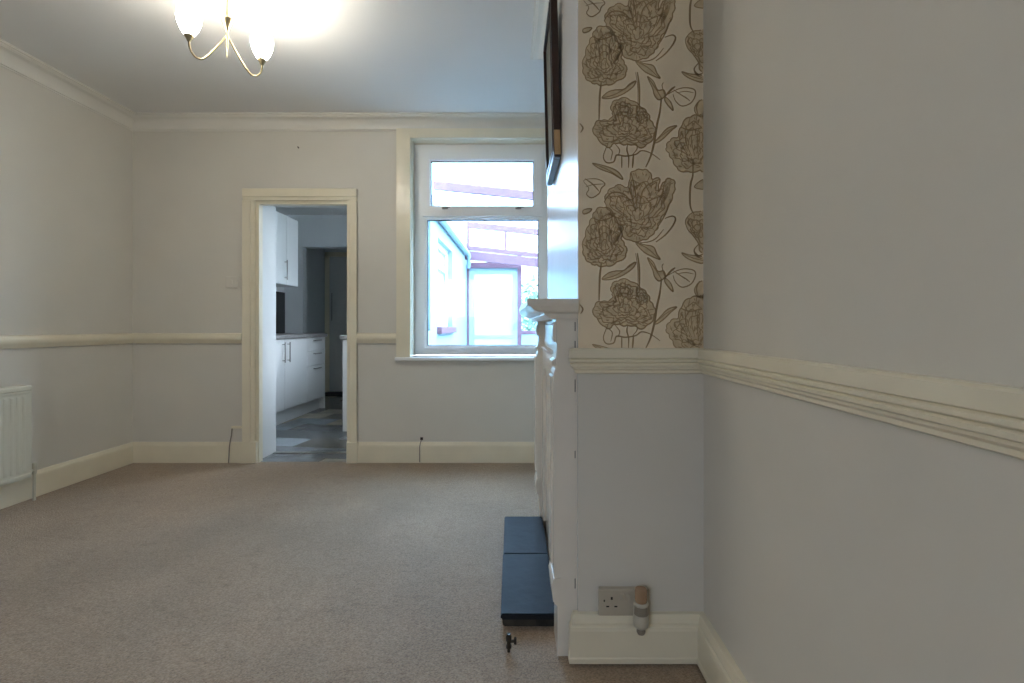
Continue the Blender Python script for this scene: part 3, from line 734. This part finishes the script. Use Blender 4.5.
unit('base_cupboard', 'white double base cupboard with paired upright handles beside the drawers', 4.60, 5.60, .145, .87, [(4.60,5.08,.145,.87,'up',5.03),(5.08,5.60,.145,.87,'up',5.135)], gB)
dz = [.145,.545,.715,.87]
u = unit('drawer_unit', 'white three drawer base unit at the far end of the worktop', 5.60, 6.08, .145, .87, [(5.60,6.08,dz[k],dz[k+1],'drawer',0) for k in range(3)], gB, cat='drawer unit')
obj('end_panel', rbox(FX-.59, FX+.0, 6.081, 6.10, 0, .87, .002), 'door', u)
unit('wall_cupboard', 'white wall cupboard nearest the doorway, cut off by the door frame', 4.08, 4.60, 1.42, 2.13, [(4.08,4.60,1.42,2.13,'low',4.13)], gW, plinth=False)
unit('wall_cupboard', 'white wall cupboard with upright bar handle and a narrow end door', 4.60, 5.38, 1.42, 2.13, [(4.60,5.12,1.42,2.13,'low',5.075),(5.12,5.38,1.42,2.13,'',0)], gW, plinth=False)
tag(obj('worktop', rbox(FX-.59, FX+.025, KY0+.005, 6.12, .87, .91, .006), 'worktop'), 'long grey kitchen worktop over the white drawers and cupboards', 'worktop')
tag(obj('splashback', rbox(KX0+.001, KX0+.020, KY0+.005, KY1-.005, .910, 1.42, .002), 'splash'), 'dark splashback between kitchen worktop and wall cupboards', 'splashback')
t = thing('base_cupboard', 'white base unit end panel at the right edge of the doorway', 'cupboard', (-1.5, 5.2, 0), 'white unit along the window side of the kitchen')
obj('carcass', rbox(-1.71, KX1-.005, 4.76, 5.9, .145, .87, .002), 'door', t)
obj('plinth', rbox(-1.66, -1.64, 4.76, 5.9, 0, .145, .002), 'door', t)
obj('end_panel', rbox(-1.73, KX1-.005, 4.742, 4.76, 0, .87, .002), 'door', t)
for a, b in ((4.76,5.33),(5.33,5.9)):
    obj('door', rbox(-1.729, -1.711, a+.002, b-.002, .147, .868, .002), 'door', t)
tag(obj('worktop', rbox(-1.755, KX1-.005, 4.73, 5.92, .87, .91, .006), 'worktop'), 'short grey worktop end at the right edge of the doorway', 'worktop')

# ------------------------------------------------------------------ lean-to outside the window
YE = 8.60
bm = bmesh.new(); bx(bm, -1.0, 4.5, YB+BT, 14, -.12, -.02)
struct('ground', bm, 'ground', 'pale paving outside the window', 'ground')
bm = bmesh.new()
def zr(x, z): return z-.105*(x+1.0)
def slope(bm, x0, x1, y0, y1, zt, th):
    vs = [bm.verts.new((x, y, zr(x, zt)-d)) for x in (x0, x1) for y in (y0, y1) for d in (th, 0)]
    for f in ((0,1,3,2),(4,6,7,5),(0,4,5,1),(2,3,7,6),(0,2,6,4),(1,5,7,3)): bm.faces.new([vs[i] for i in f])
slope(bm, -1.0, 1.4, YB+BT, YE+.1, 2.92, .012)
rf = struct('roof', bm, 'poly', 'clear sheet roof of the lean to outside the window', 'roof')
for y, z in ((5.46,2.58),(4.4,2.9)):
    bm = bmesh.new(); slope(bm, -1.0, 1.4, y-.025, y+.025, z, .09); obj('rafter', bm, 'redwood', rf)
es = thing('wall_lean_to', 'red brown timber screen with clear panes at the end of the lean to', 'glazed screen', (0, YE, 0), kind='structure')
bm = bmesh.new()
slope(bm, -1.0, 1.4, YE-.04, YE+.04, 2.79, .10); obj('head_rail', bm, 'redwood', es)
bm = bmesh.new(); slope(bm, -1.0, 1.4, YE-.04, YE+.04, 2.38, .075); obj('transom_rail', bm, 'redwood', es)
bm = bmesh.new(); slope(bm, -1.0, 1.4, YE-.30, YE-.24, 2.255, .15); obj('tie_beam', bm, 'redwood', es)
bm = bmesh.new(); bx(bm, -1.0, -.10, YE-.05, YE+.05, 1.99, 2.09); obj('door_head', bm, 'redwood', es)
for x0, x1, zt in ((-1.0,-.955,2.7),(-.355,-.31,2.7),(-.13,-.06,2.24),(.62,.69,2.65)):
    bm = bmesh.new(); bx(bm, x0, x1, YE-.035, YE+.035, 0 if x1 > -.2 or x0 < -.9 else 2.3, zt-.0); obj('post', bm, 'redwood', es)
bm = bmesh.new(); bx(bm, -.06, .62, YE-.03, YE+.03, .86, .92); obj('mid_rail', bm, 'redwood', es)
bm = bmesh.new(); bx(bm, -.06, .62, YE-.02, YE+.02, 0, .86); obj('lower_panel', bm, 'ext', es)
for x0, x1, z0, z1 in ((-.955,-.355,2.28,2.66),(-.31,.62,2.2,2.6),(-.06,.62,.92,2.1)):
    bm = bmesh.new(); bx(bm, x0, x1, YE-.004, YE+.004, z0, z1); obj('pane', bm, 'glass', es)
d3 = thing('door_3', 'white framed frosted door at the end of the lean to', 'door', (-.54, YE, 0), kind='structure')
obj('door_leaf', frame(-.955, -.13, .02, 1.99, -.875, -.21, .12, 1.90, YE-.02, YE+.02), 'ext', d3)
bm = bmesh.new(); bx(bm, -.875, -.21, YE-.006, YE+.006, .12, 1.90); obj('pane', bm, 'frost', d3)
bm = bmesh.new(); bx(bm, -.875, -.21, YE-.012, YE+.012, .78, .84); obj('mid_rail', bm, 'ext', d3)
obj('handle', rbox(-.185, -.165, YE-.06, YE-.02, .95, 1.05, .004), 'metal', d3)
# wall plate / gutter pipe on the kitchen wall
gt = thing('gutter', 'white gutter along the outer kitchen wall outside the window', 'gutter', (-.96, 6.5, 2.18))
obj('channel', merge(tube([(-.955,4.3,2.235),(-.955,8.25,2.205)], .045, 12)), 'ext', gt, smooth=True)
obj('outlet', tube([(-.945,8.25,2.21),(-.93,8.30,2.16),(-.94,8.36,2.05),(-.955,8.40,1.98)], .035, 10), 'ext', gt, smooth=True)
bm = bmesh.new(); bx(bm, 1.4, 1.5, YB+BT, 12, 0, 1.9)
struct('wall_boundary', bm, 'ext', 'white boundary wall on the garden side of the lean to', 'wall')
# shrub behind the clear pane
sh = thing('garden_shrub', 'pale green leafy shrub outside the clear pane of the lean to', 'shrub', (.3, 10.2, 0))
rn = random.Random(3); bm = bmesh.new()
for k in range(1500):
    a, e, r = rn.random()*6.28, rn.random()*2-1, rn.random()**.4
    q = math.sqrt(1-e*e); c = Vector((.3+.62*r*q*math.cos(a), 10.2+.6*r*q*math.sin(a), 1.15+.95*r*e))
    u = Vector((rn.uniform(-1,1), rn.uniform(-1,1), rn.uniform(-1,1))).normalized(); w2 = u.cross(Vector((rn.random(),.3,rn.random()))).normalized()
    s = .05+.03*rn.random()
    bm.faces.new([bm.verts.new(c+u*s), bm.verts.new(c+w2*s*.45), bm.verts.new(c-u*s), bm.verts.new(c-w2*s*.45)])
obj('foliage', bm, 'leaf', sh)
obj('stem', merge(*[tube([(.3+.05*k,10.2,-.02),(.3+.1*k,10.2+.05*k,.7),(.3+.22*k,10.2,1.5)], [.025,.018,.008], 6) for k in (-1,0,1)]), 'stem', sh)

# ------------------------------------------------------------------ world, camera, view
W = bpy.data.worlds.new('sky'); S.world = W; W.use_nodes = True
bg = W.node_tree.nodes['Background']; bg.inputs[0].default_value = (.78,.86,1.0,1)
# overcast sky: three times as bright overhead as at the horizon
wt = W.node_tree; tcw = wt.nodes.new('ShaderNodeTexCoord'); sp = wt.nodes.new('ShaderNodeSeparateXYZ')
wt.links.new(tcw.outputs['Generated'], sp.inputs[0])
mr = wt.nodes.new('ShaderNodeMapRange'); mr.inputs['From Min'].default_value = 0; mr.inputs['From Max'].default_value = 1
mr.inputs['To Min'].default_value = 3.8; mr.inputs['To Max'].default_value = 19
wt.links.new(sp.outputs['Z'], mr.inputs['Value']); wt.links.new(mr.outputs['Result'], bg.inputs[1])
# overcast daylight reaching the panes is sampled through portals
def portal(loc, rot, sx, sy):
    ld = bpy.data.lights.new('sky_portal', 'AREA'); ld.shape = 'RECTANGLE'; ld.size = sx; ld.size_y = sy; ld.cycles.is_portal = True
    o = bpy.data.objects.new('sky_portal', ld); C.objects.link(o); o.location = loc; o.rotation_euler = rot
portal(((RX0+RX1)/2, YR-.12, (RZ0+RZ1)/2), (PI/2,0,0), RX1-RX0, RZ1-RZ0)
portal(((WX0+WX1)/2, YB+.24, (WZ0+WZ1)/2), (-PI/2,0,0), WX1-WX0, WZ1-WZ0)
portal((-1.02, 4.72, 1.6), (0,PI/2,0), 1.3, 1.15)
cam = bpy.data.cameras.new('camera'); co = bpy.data.objects.new('camera', cam); C.objects.link(co)
cam.sensor_width = 36; cam.lens = 36*500/1024; cam.clip_start = .02
cam.shift_x = (512-525)/1024; cam.shift_y = -(341.5-326)/1024
co.location = (0,0,1.0); co.rotation_euler = (PI/2,0,0)
S.camera = co
S.view_settings.view_transform = 'Standard'; S.view_settings.look = 'None'; S.view_settings.gamma = 1
S.view_settings.use_curve_mapping = False
S.view_settings.exposure = .92
S.cycles.use_denoising = True
S.cycles.max_bounces = 10; S.cycles.diffuse_bounces = 6; S.cycles.transparent_max_bounces = 16
S.cycles.sample_clamp_indirect = 6
